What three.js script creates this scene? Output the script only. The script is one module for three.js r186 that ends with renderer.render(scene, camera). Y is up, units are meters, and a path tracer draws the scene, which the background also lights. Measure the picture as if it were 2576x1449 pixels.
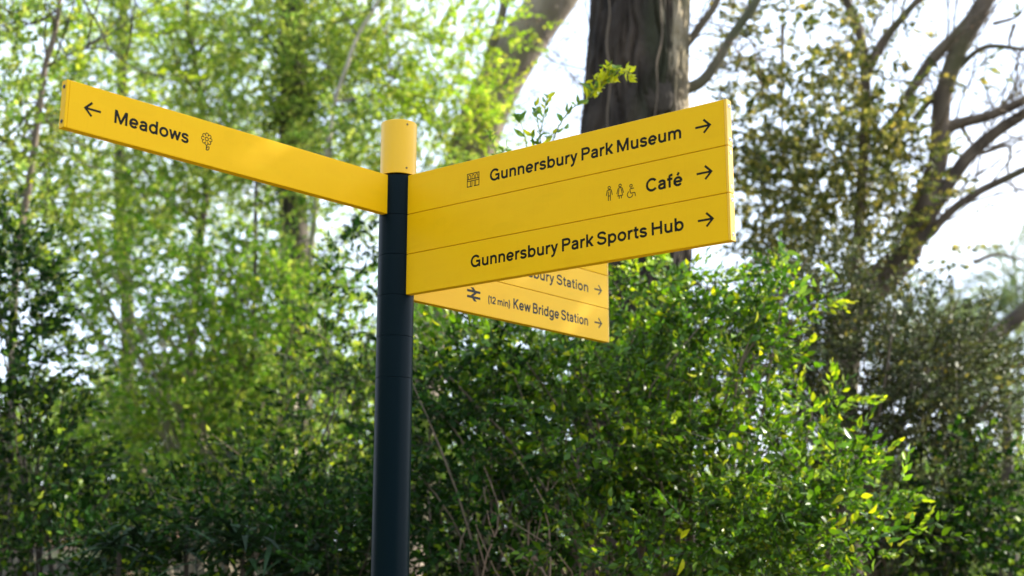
import * as THREE from 'three';
import { RoundedBoxGeometry } from 'three/addons/geometries/RoundedBoxGeometry.js';
import { mergeGeometries } from 'three/addons/utils/BufferGeometryUtils.js';
import { ImprovedNoise } from 'three/addons/math/ImprovedNoise.js';

// ------------------------------------------------------------------ camera
const scene = new THREE.Scene();
const camera = new THREE.PerspectiveCamera(25.148, 1024 / 576, 0.1, 600);
camera.position.set(0.2367, 1.6, 4.6345);
camera.rotation.order = 'YXZ';
camera.rotation.set(0.20987, -0.04072, 0.00139);
camera.focus = 4.5;
camera.userData.fStop = 1.9;
camera.updateMatrixWorld(true);
const SIGN_TOP = 2.998;

// ------------------------------------------------------------------ sky and sun
const SUN = new THREE.Vector3(0.79, 0.53, -0.21).normalize();
{
  const W = 1024, H = 512, data = new Float32Array(W * H * 4), n = new ImprovedNoise();
  const d = new THREE.Vector3();
  for (let j = 0; j < H; j++) for (let i = 0; i < W; i++) {
    const lat = ((j + 0.5) / H - 0.5) * Math.PI, lon = ((i + 0.5) / W - 0.5) * 2 * Math.PI;
    d.set(Math.cos(lat) * Math.cos(lon), Math.sin(lat), Math.cos(lat) * Math.sin(lon));
    const e = Math.max(d.y, 0), k = Math.pow(e, 0.6);
    const q = 2.2 / (0.25 + e);
    const cl = 0.5 + 0.5 * n.noise(d.x * q, d.z * q, 1.7) + 0.25 * n.noise(d.x * q * 2.3, d.z * q * 2.3, 4.1);
    const veil = THREE.MathUtils.smoothstep(cl, 0.3, 0.9) * 0.35;
    const ang = Math.acos(THREE.MathUtils.clamp(d.dot(SUN), -1, 1)) * 57.3;
    const glow = 1.1 * Math.exp(-ang / 15) + 0.42 * Math.exp(-ang / 48);
    let c = [0.84 + (0.5 - 0.84) * k, 0.95 + (0.7 - 0.95) * k, 1.12 + (1.06 - 1.12) * k];
    c = c.map((v, m) => v * (1 - veil) + veil * [1.1, 1.1, 1.12][m] + glow * [1.0, 0.97, 0.9][m]);
    if (d.y < 0) { const t = Math.min(1, -d.y * 6); c = c.map((v, m) => v * (1 - t) + t * [0.2, 0.2, 0.15][m]); }
    data.set([...c.map((v) => v * 0.66), 1], (j * W + i) * 4);
  }
  const sky = new THREE.DataTexture(data, W, H, THREE.RGBAFormat, THREE.FloatType);
  sky.mapping = THREE.EquirectangularReflectionMapping;
  sky.magFilter = THREE.LinearFilter; sky.needsUpdate = true;
  scene.background = sky; scene.environment = sky;
}
const sun = new THREE.DirectionalLight(new THREE.Color(1.0, 0.94, 0.80), 5.0);
sun.position.copy(SUN).multiplyScalar(60); sun.castShadow = true; sun.shadow.mapSize.set(4096, 4096);
Object.assign(sun.shadow.camera, { left: -20, right: 20, top: 20, bottom: -20, near: 1, far: 140 });
sun.shadow.radius = 1;
scene.add(sun, sun.target);
const EXPOSURE = 2.9;

// ------------------------------------------------------------------ helpers
const { sin, cos, PI, sqrt, abs, min, max, pow, floor, hypot } = Math;
const V = (x, y, z) => new THREE.Vector3(x, y, z);
const sm = THREE.MathUtils.smoothstep, lerp = THREE.MathUtils.lerp, clamp = THREE.MathUtils.clamp;
let seed = 12345;
const rnd = () => { seed = (seed + 0x6d2b79f5) | 0; let t = Math.imul(seed ^ (seed >>> 15), 1 | seed); t = (t + Math.imul(t ^ (t >>> 7), 61 | t)) ^ t; return ((t ^ (t >>> 14)) >>> 0) / 4294967296; };
const rr = (a, b) => a + (b - a) * rnd();
const gauss = () => (rnd() + rnd() + rnd() + rnd() - 2) * 1.0;
const noise = new ImprovedNoise();
const fbm = (x, y, z, o = 3) => { let s = 0, a = 1, t = 0; for (let i = 0; i < o; i++) { s += a * noise.noise(x, y, z); t += a; a *= 0.5; x *= 2.03; y *= 2.03; z *= 2.03; } return s / t; };
// a place in the park, read off at a bearing (x across, y down, out of 2576 x 1449) and a distance from the viewpoint
const F = 3248.9;
const at = (x, y, dep) => V((x - 1288) / F * dep, -(y - 724.4) / F * dep, -dep).applyMatrix4(camera.matrixWorld);
const px = (p, dep) => p / F * dep;
const names = new Map();
const numbered = (n) => { const k = names.get(n) ?? 0; names.set(n, k + 1); return k ? `${n}_${String(k).padStart(3, '0')}` : n; };
function tag(o, label, category, group) { o.userData.label = label; o.userData.category = category; if (group) o.userData.group = group; return o; }
function thing(name, base, label, category, group) { const g = new THREE.Group(); g.name = numbered(name); g.position.copy(base); scene.add(g); return tag(g, label, category, group); }
function part(name, geo, mat, parent, stuff) {          // geometry given in world axes; the child is offset by its thing's base
  const m = new THREE.Mesh(geo, mat); m.name = numbered(name); m.castShadow = m.receiveShadow = true;
  if (parent.isGroup) m.position.copy(parent.position).negate();
  if (stuff) m.userData.kind = 'stuff';
  parent.add(m); return m;
}
function ground(x, z) {
  const back = sm(-z, 1.5, 10);
  const bank = 1.55 * Math.exp(-pow((x + 3.6) / 3.6, 2)) * sm(-z, 4.5, 10.5);
  return back * 0.35 + bank + back * 0.18 * fbm(x * 0.35, 1.3, z * 0.35, 3) + 0.01 * fbm(x * 2, 7.7, z * 2, 2);
}
// a tapered tube along points with radii; shape(a, t, p) gives a factor on the radius
function tube(pts, radii, seg = 8, rings = 0, shape = null, colour = null, closed = true) {
  const curve = new THREE.CatmullRomCurve3(pts, false, 'centripetal'), N = rings || pts.length * 4, pos = [], idx = [], col = [], uv = [];
  const up = V(0.123, 0.3, 0.95).normalize(), L = curve.getLength();
  for (let i = 0; i <= N; i++) {
    const t = i / N, p = curve.getPoint(t), d = curve.getTangent(t);
    const a0 = V().crossVectors(d, up).normalize(), b0 = V().crossVectors(a0, d).normalize();
    const f = t * (radii.length - 1), k = min(floor(f), radii.length - 2), r = radii.length === 1 ? radii[0] : lerp(radii[k], radii[k + 1], f - k);
    for (let j = 0; j <= seg; j++) {
      const a = (j % seg) / seg * 2 * PI, s = shape ? shape(a, t * L, p) : 1;
      const q = p.clone().addScaledVector(a0, cos(a) * r * s).addScaledVector(b0, sin(a) * r * s);
      pos.push(q.x, q.y, q.z); uv.push(j / seg * 2 * PI * r, t * L);
      if (colour) col.push(...colour(a, t * L, q));
    }
  }
  for (let i = 0; i < N; i++) for (let j = 0; j < seg; j++) { const a = i * (seg + 1) + j, b = a + seg + 1; idx.push(a, a + 1, b, a + 1, b + 1, b); }
  const g = new THREE.BufferGeometry();
  g.setAttribute('position', new THREE.Float32BufferAttribute(pos, 3)); g.setAttribute('uv', new THREE.Float32BufferAttribute(uv, 2));
  if (colour) g.setAttribute('color', new THREE.Float32BufferAttribute(col, 3));
  g.setIndex(idx); g.computeVertexNormals(); return g;
}
const merge = (list) => mergeGeometries(list.map((g) => { g = g.index ? g.toNonIndexed() : g; return g; }), false);

// ------------------------------------------------------------------ materials
const std = (c, roughness, o = {}) => new THREE.MeshPhysicalMaterial({ color: new THREE.Color().setRGB(...c), roughness, ...o });
const leafMat = (transmission, coat, coatR, o = {}) => new THREE.MeshPhysicalMaterial({ color: 0xffffff, vertexColors: true, roughness: 0.95, specularIntensity: 0.2, transmission, thickness: 0, clearcoat: coat, clearcoatRoughness: coatR, side: THREE.DoubleSide, ...o });
function noiseTexture(size, fn, srgb) {
  const d = new Uint8Array(size * size * 4);
  for (let j = 0; j < size; j++) for (let i = 0; i < size; i++) { const c = fn(i / size, j / size); d.set([c[0] * 255, c[1] * 255, c[2] * 255, 255].map((v) => clamp(v, 0, 255)), (j * size + i) * 4); }
  const t = new THREE.DataTexture(d, size, size); t.wrapS = t.wrapT = THREE.RepeatWrapping; t.magFilter = THREE.LinearFilter; if (srgb) t.colorSpace = THREE.SRGBColorSpace; t.needsUpdate = true; return t;
}
const tileNoise = (u, v, f, z) => { // periodic in u and v
  const n = (a, b) => noise.noise(a * f, b * f, z);
  const s = (x) => x * x * (3 - 2 * x);
  return lerp(lerp(n(u, v), n(u - 1, v), s(u)), lerp(n(u, v - 1), n(u - 1, v - 1), s(u)), s(v));
};
const barkBump = noiseTexture(512, (u, v) => { const w = 0.5 + 0.5 * (tileNoise(u, v, 28, 3.3) * 0.6 + tileNoise(u, v * 0.999, 70, 8.1) * 0.4); return [w, w, w]; });
barkBump.repeat.set(1.4, 0.45);
const barkMat = new THREE.MeshStandardMaterial({ color: 0xffffff, vertexColors: true, roughness: 0.95, bumpMap: barkBump, bumpScale: 0.012 });
const twigMat = std([0.16, 0.12, 0.085], 0.9);
const darkTwigMat = std([0.065, 0.052, 0.04], 0.9);  // dark twigs; also stands for shade on the lower shrubs' stems
const paleTwigMat = std([0.33, 0.28, 0.21], 0.85);

// ------------------------------------------------------------------ leaves and sprigs
// one leaf along +Y, folded along its midrib, tip drooping
function leafPoints(len, wid, fold, curl, pointy = 1) {
  const prof = [[0, 0.06], [0.22, 0.72], [0.5, 1], [0.78, pointy > 0.5 ? 0.58 : 0.8], [1, 0.02]], pos = [], idx = [];
  prof.forEach(([t, w]) => {
    const y = len * t, z = -curl * len * t * t, h = wid / 2 * w;
    pos.push(-h, y, z + fold * h, 0, y, z, h, y, z + fold * h);
  });
  for (let i = 0; i < prof.length - 1; i++) { const a = i * 3; idx.push(a, a + 1, a + 3, a + 1, a + 4, a + 3, a + 1, a + 2, a + 4, a + 2, a + 5, a + 4); }
  return { pos, idx };
}
function leafGeometry(len, wid, fold, curl, tint) {
  const { pos, idx } = leafPoints(len, wid, fold, curl), g = new THREE.BufferGeometry();
  g.setAttribute('position', new THREE.Float32BufferAttribute(pos, 3)); g.setIndex(idx); g.computeVertexNormals();
  const c = []; for (let i = 0; i < pos.length / 3; i++) c.push(...tint); g.setAttribute('color', new THREE.Float32BufferAttribute(c, 3));
  return g;
}
// a twig with leaves along it; tint() picks each leaf's own colour
function sprig({ n, length, len, wid, fold = 0.3, curl = 0.25, tint, twig, spread = 1.0, twigR = 0.003 }) {
  const gs = [], M = new THREE.Matrix4(), q = new THREE.Quaternion(), e = new THREE.Euler();
  for (let i = 0; i < n; i++) {
    const t = (i + 0.6) / n, a = i * 2.4 + rr(-0.5, 0.5), s = rr(0.65, 1.15) * (1 - 0.25 * t);
    const g = leafGeometry(len * s, wid * s, fold * rr(0.3, 1.3), curl * rr(-0.3, 1.6), tint(t));
    e.set(lerp(1.25, 0.35, t) * spread * rr(0.7, 1.3), 0, rr(-0.5, 0.5)); q.setFromEuler(e);
    const q2 = new THREE.Quaternion().setFromAxisAngle(V(0, 1, 0), a).multiply(q).multiply(new THREE.Quaternion().setFromAxisAngle(V(0, 1, 0), rr(-0.8, 0.8)));
    M.compose(V(sin(t * 3) * length * 0.08, t * length, cos(t * 4) * length * 0.05), q2, V(1, 1, 1)); g.applyMatrix4(M); gs.push(g.toNonIndexed());
  }
  if (twig) {
    const g = new THREE.CylinderGeometry(twigR * 0.4, twigR, length, 3, 1, true); g.translate(0, length / 2, 0); g.deleteAttribute('uv');
    const c = []; for (let i = 0; i < g.attributes.position.count; i++) c.push(...twig); g.setAttribute('color', new THREE.Float32BufferAttribute(c, 3)); gs.push(g.toNonIndexed());
  }
  return mergeGeometries(gs, false);
}
const mixc = (a, b, t) => a.map((v, i) => lerp(v, b[i], t));
const tints = (dark, light, tip = null, tipShare = 0) => (t) => { const c = mixc(dark, light, pow(rnd(), 1.3)); return tip && rnd() < tipShare * (0.3 + 1.4 * t) ? mixc(c, tip, rr(0.5, 1)) : c; };
const mk = (k, o) => Array.from({ length: k }, () => sprig(o));
const S = {
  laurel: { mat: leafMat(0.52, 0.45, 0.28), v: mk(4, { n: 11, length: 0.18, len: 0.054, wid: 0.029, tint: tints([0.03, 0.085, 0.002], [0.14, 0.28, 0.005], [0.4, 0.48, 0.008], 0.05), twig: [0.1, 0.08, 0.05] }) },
  laurelSunTip: { mat: leafMat(0.5, 0.4, 0.3), v: mk(4, { n: 10, length: 0.17, len: 0.054, wid: 0.029, spread: 0.85, tint: tints([0.14, 0.28, 0.008], [0.36, 0.46, 0.012], [0.56, 0.6, 0.012], 0.4), twig: [0.12, 0.14, 0.05] }) },  // young tips, lightened and placed where the sun would strike
  laurelShaded: { mat: leafMat(0.3, 0.1, 0.3), v: mk(3, { n: 10, length: 0.2, len: 0.064, wid: 0.032, tint: tints([0.007, 0.03, 0.002], [0.03, 0.09, 0.004], [0.24, 0.34, 0.008], 0.07), twig: [0.07, 0.055, 0.04] }) },  // laurel leaf with shade put into its colour
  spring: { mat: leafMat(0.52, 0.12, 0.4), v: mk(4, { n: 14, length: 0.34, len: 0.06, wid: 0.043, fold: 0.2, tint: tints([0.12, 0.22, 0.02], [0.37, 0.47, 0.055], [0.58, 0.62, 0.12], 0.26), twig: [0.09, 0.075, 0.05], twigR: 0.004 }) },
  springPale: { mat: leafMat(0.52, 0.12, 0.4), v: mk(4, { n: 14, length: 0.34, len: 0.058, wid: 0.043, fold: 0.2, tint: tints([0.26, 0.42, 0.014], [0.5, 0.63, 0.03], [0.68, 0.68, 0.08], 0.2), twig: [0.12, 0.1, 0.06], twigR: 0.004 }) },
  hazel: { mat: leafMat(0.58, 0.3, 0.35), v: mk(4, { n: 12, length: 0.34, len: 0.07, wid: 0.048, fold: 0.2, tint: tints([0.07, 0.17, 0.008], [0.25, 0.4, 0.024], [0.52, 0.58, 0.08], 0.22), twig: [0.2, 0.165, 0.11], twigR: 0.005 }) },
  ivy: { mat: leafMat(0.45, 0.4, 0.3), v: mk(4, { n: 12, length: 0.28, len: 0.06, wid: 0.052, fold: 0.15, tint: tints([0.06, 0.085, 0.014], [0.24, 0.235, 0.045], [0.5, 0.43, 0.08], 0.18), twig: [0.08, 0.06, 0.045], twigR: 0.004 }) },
  mid: { mat: leafMat(0.5, 0.3, 0.35), v: mk(4, { n: 11, length: 0.24, len: 0.06, wid: 0.036, tint: tints([0.012, 0.04, 0.002], [0.08, 0.15, 0.008], [0.42, 0.5, 0.02], 0.14), twig: [0.12, 0.095, 0.06], twigR: 0.004 }) },  // tints darkened to stand for shade low in the wood
  ivyDark: { mat: leafMat(0.3, 0.12, 0.3), v: mk(3, { n: 12, length: 0.26, len: 0.055, wid: 0.045, fold: 0.15, tint: tints([0.008, 0.03, 0.002], [0.03, 0.09, 0.005], [0.2, 0.32, 0.015], 0.1), twig: [0.06, 0.05, 0.035], twigR: 0.004 }) },  // dark ivy, darkened further to stand for shade in the low shrubs
  holly: { mat: leafMat(0.3, 0.3, 0.38), v: mk(4, { n: 14, length: 0.24, len: 0.044, wid: 0.028, fold: 0.3, tint: tints([0.035, 0.048, 0.014], [0.1, 0.115, 0.03], [0.3, 0.26, 0.04], 0.1), twig: [0.1, 0.08, 0.06] }) },
  pale: { mat: leafMat(0.45, 0.2, 0.5), v: mk(3, { n: 14, length: 0.4, len: 0.07, wid: 0.045, fold: 0.2, tint: tints([0.14, 0.2, 0.06], [0.28, 0.33, 0.11]), twig: [0.12, 0.1, 0.08], twigR: 0.006 }) },
  conifer: { mat: leafMat(0.2, 0.1, 0.6), v: mk(3, { n: 22, length: 0.45, len: 0.14, wid: 0.016, fold: 0.1, tint: tints([0.045, 0.075, 0.05], [0.1, 0.14, 0.09]), twig: [0.08, 0.06, 0.05], twigR: 0.008 }) },
  bare: { mat: leafMat(0.3, 0.1, 0.6), v: mk(3, { n: 5, length: 0.5, len: 0.04, wid: 0.02, tint: tints([0.16, 0.11, 0.08], [0.3, 0.22, 0.16]), twig: [0.16, 0.12, 0.1], twigR: 0.004 }) },
};
// scatters sprigs through ellipsoids [x, y, distance, half width, half height (both as seen), half depth in metres, sprigs per cubic metre, shell 0..1]
const DENSITY = { laurel: 3.6, laurelSunTip: 2.4, laurelShaded: 3.4, spring: 4.4, springPale: 4.6, hazel: 3.6, ivy: 3.8, ivyDark: 3.4, mid: 3.2, holly: 5, pale: 3, conifer: 3, bare: 2 };
function foliage(name, parent, species, blobs, { thr = -1, freq = 0.9, scale = [0.8, 1.25], droop = 0.2, light = [0.75, 1.2], off = 0, keep = null } = {}) {
  const { mat, v } = S[species], lists = v.map(() => []), q = new THREE.Quaternion(), up = V(0, 1, 0), base = parent.position;
  for (const [x, y, dep, w, h, rz, dens, shell = 0] of blobs) {
    const c = at(x, y, dep), rx = px(w, dep), ry = px(h, dep), n = Math.round(4.19 * rx * ry * rz * dens * (DENSITY[species] ?? 3));
    for (let i = 0; i < n; i++) {
      const u = V(gauss(), gauss(), gauss()).normalize(), r = pow(rnd(), 1 / 3) * (1 - shell) + shell * (1 - 0.35 * rnd() * rnd());
      const p = V(c.x + u.x * rx * r, c.y + u.y * ry * r, c.z + u.z * rz * r);
      if (p.y < ground(p.x, p.z) + 0.03) continue;
      if (thr > -1 && fbm(p.x * freq + off, p.y * freq * 1.25, p.z * freq, 3) < thr + 0.25 * max(0, r - 0.7)) continue;
      if (keep && !keep(p)) continue;
      const dir = V(u.x * 0.7 + gauss() * 0.7, u.y * 0.5 + 0.35 - droop + gauss() * 0.6, u.z * 0.7 + gauss() * 0.7).normalize();
      q.setFromUnitVectors(up, dir).multiply(new THREE.Quaternion().setFromAxisAngle(up, rnd() * 6.28));
      const s = rr(...scale), k = rr(...light), warm = rr(-0.12, 0.12);
      lists[floor(rnd() * v.length)].push([new THREE.Matrix4().compose(p.sub(base), q.clone(), V(s, s, s)), [k * (1 + warm), k, k * (1 - warm)]]);
    }
  }
  lists.forEach((l, k) => {
    if (!l.length) return;
    const im = new THREE.InstancedMesh(v[k], mat, l.length), c = new THREE.Color(); im.name = numbered(name); im.userData.kind = 'stuff';
    l.forEach(([m, t], i) => { im.setMatrixAt(i, m); im.setColorAt(i, c.setRGB(...t)); }); im.castShadow = im.receiveShadow = true; parent.add(im);
  });
}
// fine twigs springing from along limbs given as paths
function twigs(parent, paths, dep, per, length, r, mat = twigMat) {
  const gs = [];
  for (const p of paths) {
    const c = new THREE.CatmullRomCurve3(p.map(([x, y]) => at(x, y, dep)));
    for (let i = 0; i < per; i++) {
      const f = (i + rnd()) / per, o = c.getPoint(f), d = c.getTangent(f); let v = V(gauss(), gauss() * 0.8 + 0.25, gauss()).addScaledVector(d, 0.5).normalize(); const L = rr(...length), n = 5, pts = [o];
      for (let k = 1; k <= n; k++) { v.add(V(gauss() * 0.3, gauss() * 0.3 + 0.06, gauss() * 0.3)).normalize(); pts.push(pts[k - 1].clone().addScaledVector(v, L / n)); }
      gs.push(tube(pts, [r, r * 0.65, r * 0.25], 5, 12));
      for (let k = 0; k < 3; k++) { const b = pts[1 + floor(rnd() * 4)], w = v.clone().add(V(gauss(), gauss() + 0.2, gauss())).normalize(), l = L * rr(0.2, 0.5); gs.push(tube([b, b.clone().addScaledVector(w, l * 0.5).add(V(gauss() * 0.03, gauss() * 0.03, 0)), b.clone().addScaledVector(w, l).add(V(0, 0.04, 0))], [r * 0.5, r * 0.2], 4, 5)); }
    }
  }
  part('twigs', merge(gs), mat, parent, true);
}
// stems fanning out of a base towards points inside the blobs
function stems(parent, base, blobs, n, r0, mat, name = 'stems', wig = 0.15) {
  const gs = [];
  for (let i = 0; i < n; i++) {
    const [x, y, dep, w, h, rz] = blobs[floor(rnd() * blobs.length)], c = at(x + rr(-0.85, 0.85) * w, y + rr(-0.8, 0.7) * h, dep), b = base.clone().add(V(rr(-0.35, 0.35), 0, rr(-0.25, 0.25))); c.z += rr(-0.7, 0.7) * rz;
    const pts = [0, 0.3, 0.6, 0.8, 1].map((t) => V(lerp(b.x, c.x, t * t * 0.5 + t * 0.5) + gauss() * wig * t, lerp(b.y, c.y, pow(t, 0.8)) + gauss() * wig * 0.5 * t, lerp(b.z, c.z, t) + gauss() * wig * t));
    const r = r0 * rr(0.5, 1.2); gs.push(tube(pts, [r, r * 0.7, r * 0.3], 5, 10));
  }
  return part(name, merge(gs), mat, parent, true);
}
const baseAt = (x, dep) => { const p = at(x, 1416, dep); return V(p.x, ground(p.x, p.z) - 0.02, p.z); };

// ------------------------------------------------------------------ ground
{
  const bump = noiseTexture(512, (u, v) => { const w = 0.5 + 0.5 * (0.6 * tileNoise(u, v, 40, 1.1) + 0.4 * tileNoise(u, v, 90, 2.2)); return [w, w, w]; }); bump.repeat.set(0.9, 0.9);
  const grid = [], N = 150; for (let i = 0; i <= N; i++) { const t = i / N * 2 - 1; grid.push(Math.sign(t) * (abs(t) * 14 + pow(abs(t), 5) * 236)); }
  const pos = [], col = [], uv = [], idx = [];
  for (const gz of grid) for (const gx of grid) {
    const x = gx, z = gz - 4, y = ground(x, z), m = fbm(x * 0.7, 3.1, z * 0.7, 4), grassy = sm(m, -0.1, 0.25);
    pos.push(x, y, z); uv.push(x, z);
    col.push(...mixc(mixc([0.02, 0.014, 0.01], [0.06, 0.04, 0.028], clamp(0.5 + fbm(x * 3, 5, z * 3, 3) * 1.6, 0, 1)), [0.05, 0.085, 0.02], grassy * 0.6));
  }
  const n = N + 1; for (let j = 0; j < N; j++) for (let i = 0; i < N; i++) { const a = j * n + i; idx.push(a, a + n, a + 1, a + 1, a + n, a + n + 1); }
  const g = new THREE.BufferGeometry(); g.setAttribute('position', new THREE.Float32BufferAttribute(pos, 3)); g.setAttribute('color', new THREE.Float32BufferAttribute(col, 3)); g.setAttribute('uv', new THREE.Float32BufferAttribute(uv, 2)); g.setIndex(idx); g.computeVertexNormals();
  const m = new THREE.Mesh(g, new THREE.MeshStandardMaterial({ vertexColors: true, roughness: 0.97, bumpMap: bump, bumpScale: 0.03 })); m.name = 'ground'; m.userData.kind = 'structure'; m.userData.label = 'brown earth and leaf litter of the park rising to a low bank'; m.receiveShadow = true; scene.add(m);
  // the gravel path the post stands beside
  const pg = new THREE.PlaneGeometry(60, 3.4, 120, 8); pg.rotateX(-PI / 2); pg.translate(0, 0, 3.2);
  const pp = pg.attributes.position; for (let i = 0; i < pp.count; i++) pp.setY(i, ground(pp.getX(i), pp.getZ(i)) + 0.012);
  pg.computeVertexNormals();
  const path = new THREE.Mesh(pg, std([0.3, 0.25, 0.19], 0.95, { bumpMap: bump, bumpScale: 0.012 })); path.name = 'path'; path.userData.kind = 'structure'; path.receiveShadow = true; scene.add(path);
}

// fallen leaves lying on the bank
{
  const g = leafGeometry(0.07, 0.045, 0.4, 0.5, [1, 1, 1]); g.translate(0, -0.035, 0); g.rotateX(PI / 2);
  const N = 9000, im = new THREE.InstancedMesh(g, std([1, 1, 1], 0.85, { side: THREE.DoubleSide }), N), q = new THREE.Quaternion(), c = new THREE.Color(), lit = tints([0.05, 0.028, 0.018], [0.3, 0.17, 0.115]);
  im.name = 'leaf_litter'; im.userData.kind = 'stuff'; im.userData.label = 'brown fallen leaves on the earth under the shrubs'; im.castShadow = im.receiveShadow = true;
  for (let i = 0; i < N; i++) { const x = rr(-7.5, 4), z = rr(-14, -1.6), s = rr(0.7, 1.5); q.setFromEuler(new THREE.Euler(gauss() * 0.5, rnd() * 6.28, gauss() * 0.5)); im.setMatrixAt(i, new THREE.Matrix4().compose(V(x, ground(x, z) + rr(0.012, 0.05), z), q, V(s, s, s))); im.setColorAt(i, c.setRGB(...lit(0))); }
  scene.add(im);
}

// ------------------------------------------------------------------ trees
const barkShape = (deep, freq, sd) => (a, s) => 1 + deep * (1 - 2 * abs(fbm(cos(a) * freq, s * 1.1 + sd, sin(a) * freq, 3))) * 0.6 + deep * 0.8 * fbm(cos(a) * 1.2 + sd, s * 0.8, sin(a) * 1.2, 2);
const furrows = (deep, sd) => (a, s) => { const w = 0.5 * fbm(cos(a) * 2, s * 1.4 + sd, sin(a) * 2, 2), b = a + w * 0.45, r = abs(fbm(cos(b) * 6.5, s * 0.8 + sd, sin(b) * 6.5, 2)); return 1 + deep * (0.6 - 1.6 * pow(max(0, 1 - r * 3.2), 1.5)) + deep * 1.2 * fbm(cos(a) * 1.3 + sd, s * 0.7, sin(a) * 1.3, 2) + deep * 0.3 * fbm(cos(a) * 14, s * 6, sin(a) * 14, 2); };
const barkTint = (a, b, moss, sd) => (ang, s, p) => { const t = clamp(0.5 + 1.3 * fbm(p.x * 5 + sd, p.y * 1.6, p.z * 5, 3), 0, 1), m = sm(fbm(p.x * 1.5 + 9, p.y * 0.9 + sd, p.z * 1.5, 3), 0.02, 0.35); return mixc(mixc(a, b, t), moss, m * 0.7); };
const path3 = (dep, ...xy) => xy.map(([x, y, d = 0]) => at(x, y, dep + d));

// the great trunk behind the museum finger
{
  const dep = 10.4, base = baseAt(1585, dep), R = (w) => px(w, dep) / 2;
  const t = thing('old_tree', base, 'massive dark furrowed trunk rising behind the three-row finger, draped with bare vine stems', 'tree');
  const pts = [base, at(1588, 1000, dep), at(1592, 640, dep), at(1597, 320, dep), at(1606, 0, dep), at(1618, -400, dep)];
  part('trunk', tube(pts, [R(330), R(285), R(272), R(262), R(238), R(205)], 240, 560, furrows(0.085, 4), barkTint([0.014, 0.01, 0.008], [0.07, 0.05, 0.036], [0.03, 0.034, 0.012], 3)), barkMat, t);
  // a second stem in its right flank, bark paled to stand for sunlight
  const side = [at(1668, 900, dep - 0.1), at(1676, 640, dep - 0.12), at(1686, 380, dep - 0.24), at(1684, 250, dep - 0.22), at(1692, 120, dep - 0.2), at(1698, 0, dep - 0.16), at(1716, -400, dep)];
  part('stem', tube(side, [R(84), R(80), R(78), R(84), R(74), R(70), R(60)], 80, 340, furrows(0.2, 9), barkTint([0.08, 0.062, 0.042], [0.42, 0.34, 0.23], [0.16, 0.155, 0.06], 7)), barkMat, t);
  const knot = new THREE.SphereGeometry(1, 36, 24); { const p = knot.attributes.position; for (let i = 0; i < p.count; i++) { const k = 1 + 0.14 * fbm(p.getX(i) * 2, p.getY(i) * 2, p.getZ(i) * 2 + 5, 3); p.setXYZ(i, p.getX(i) * k, p.getY(i) * k, p.getZ(i) * k); } knot.computeVertexNormals(); }
  { const c = []; for (let i = 0; i < knot.attributes.position.count; i++) c.push(0.045, 0.034, 0.024); knot.setAttribute('color', new THREE.Float32BufferAttribute(c, 3)); const s = at(1655, 238, dep - R(248) + 0.035); knot.scale(R(80), R(100), 0.05); knot.translate(s.x, s.y, s.z); part('branch_scar', knot, barkMat, t); }
  const front = dep - R(262) * 0.97;
  const vines = [
    [[1668, -60], [1662, 20], [1666, 90], [1652, 160], [1654, 230], [1644, 320]],
    [[1524, -60], [1534, 30], [1526, 110], [1536, 190], [1528, 290], [1534, 400]],
  ];
  vines.forEach((v, i) => part('vine', tube(v.map(([x, y]) => at(x, y, front - 0.03 + pow((x - 1600) / 130, 2) * 0.12)), [px(1.9, dep), px(2.4, dep), px(1.5, dep)], 6, 40, (a, s) => 1 + 0.3 * fbm(s * 8, a, i, 2)), twigMat, t));
  const lb = part('limb', tube(path3(dep, [1690, 250], [1722, 226], [1765, 205], [1800, 160], [1841, 91], [1896, 12], [1940, -80]), [0.05, 0.045, 0.04, 0.034, 0.03], 9, 50, barkShape(0.1, 3, 2), barkTint([0.08, 0.075, 0.05], [0.16, 0.14, 0.09], [0.08, 0.1, 0.04], 1)), barkMat, t);
  part('limb', tube(path3(dep, [1700, 140], [1740, 95], [1765, 60], [1800, 10], [1830, -80]), [0.035, 0.03, 0.024], 7, 40, barkShape(0.1, 3, 6), barkTint([0.1, 0.085, 0.06], [0.2, 0.16, 0.11], [0.1, 0.1, 0.05], 1)), barkMat, t);
  twigs(t, [[[1722, 226], [1800, 160], [1896, 12]], [[1700, 140], [1765, 60], [1830, -80]], [[1500, 380], [1480, 200], [1490, -20]]], dep + 0.4, 12, [0.3, 0.9], 0.006, darkTwigMat);
  foliage('crown', t, 'bare', [[1820, 60, dep, 90, 130, 0.9, 34], [1420, 220, 13, 70, 140, 0.6, 22], [1400, 60, 13, 60, 90, 0.6, 24]], { thr: -0.1, freq: 1.6, droop: 0.5 });
  foliage('crown', t, 'ivy', [[1840, 90, dep + 0.8, 90, 110, 0.6, 16], [1600, -420, dep, 300, 120, 2.0, 14]], { thr: -0.05, freq: 1.3 });
}
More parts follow.
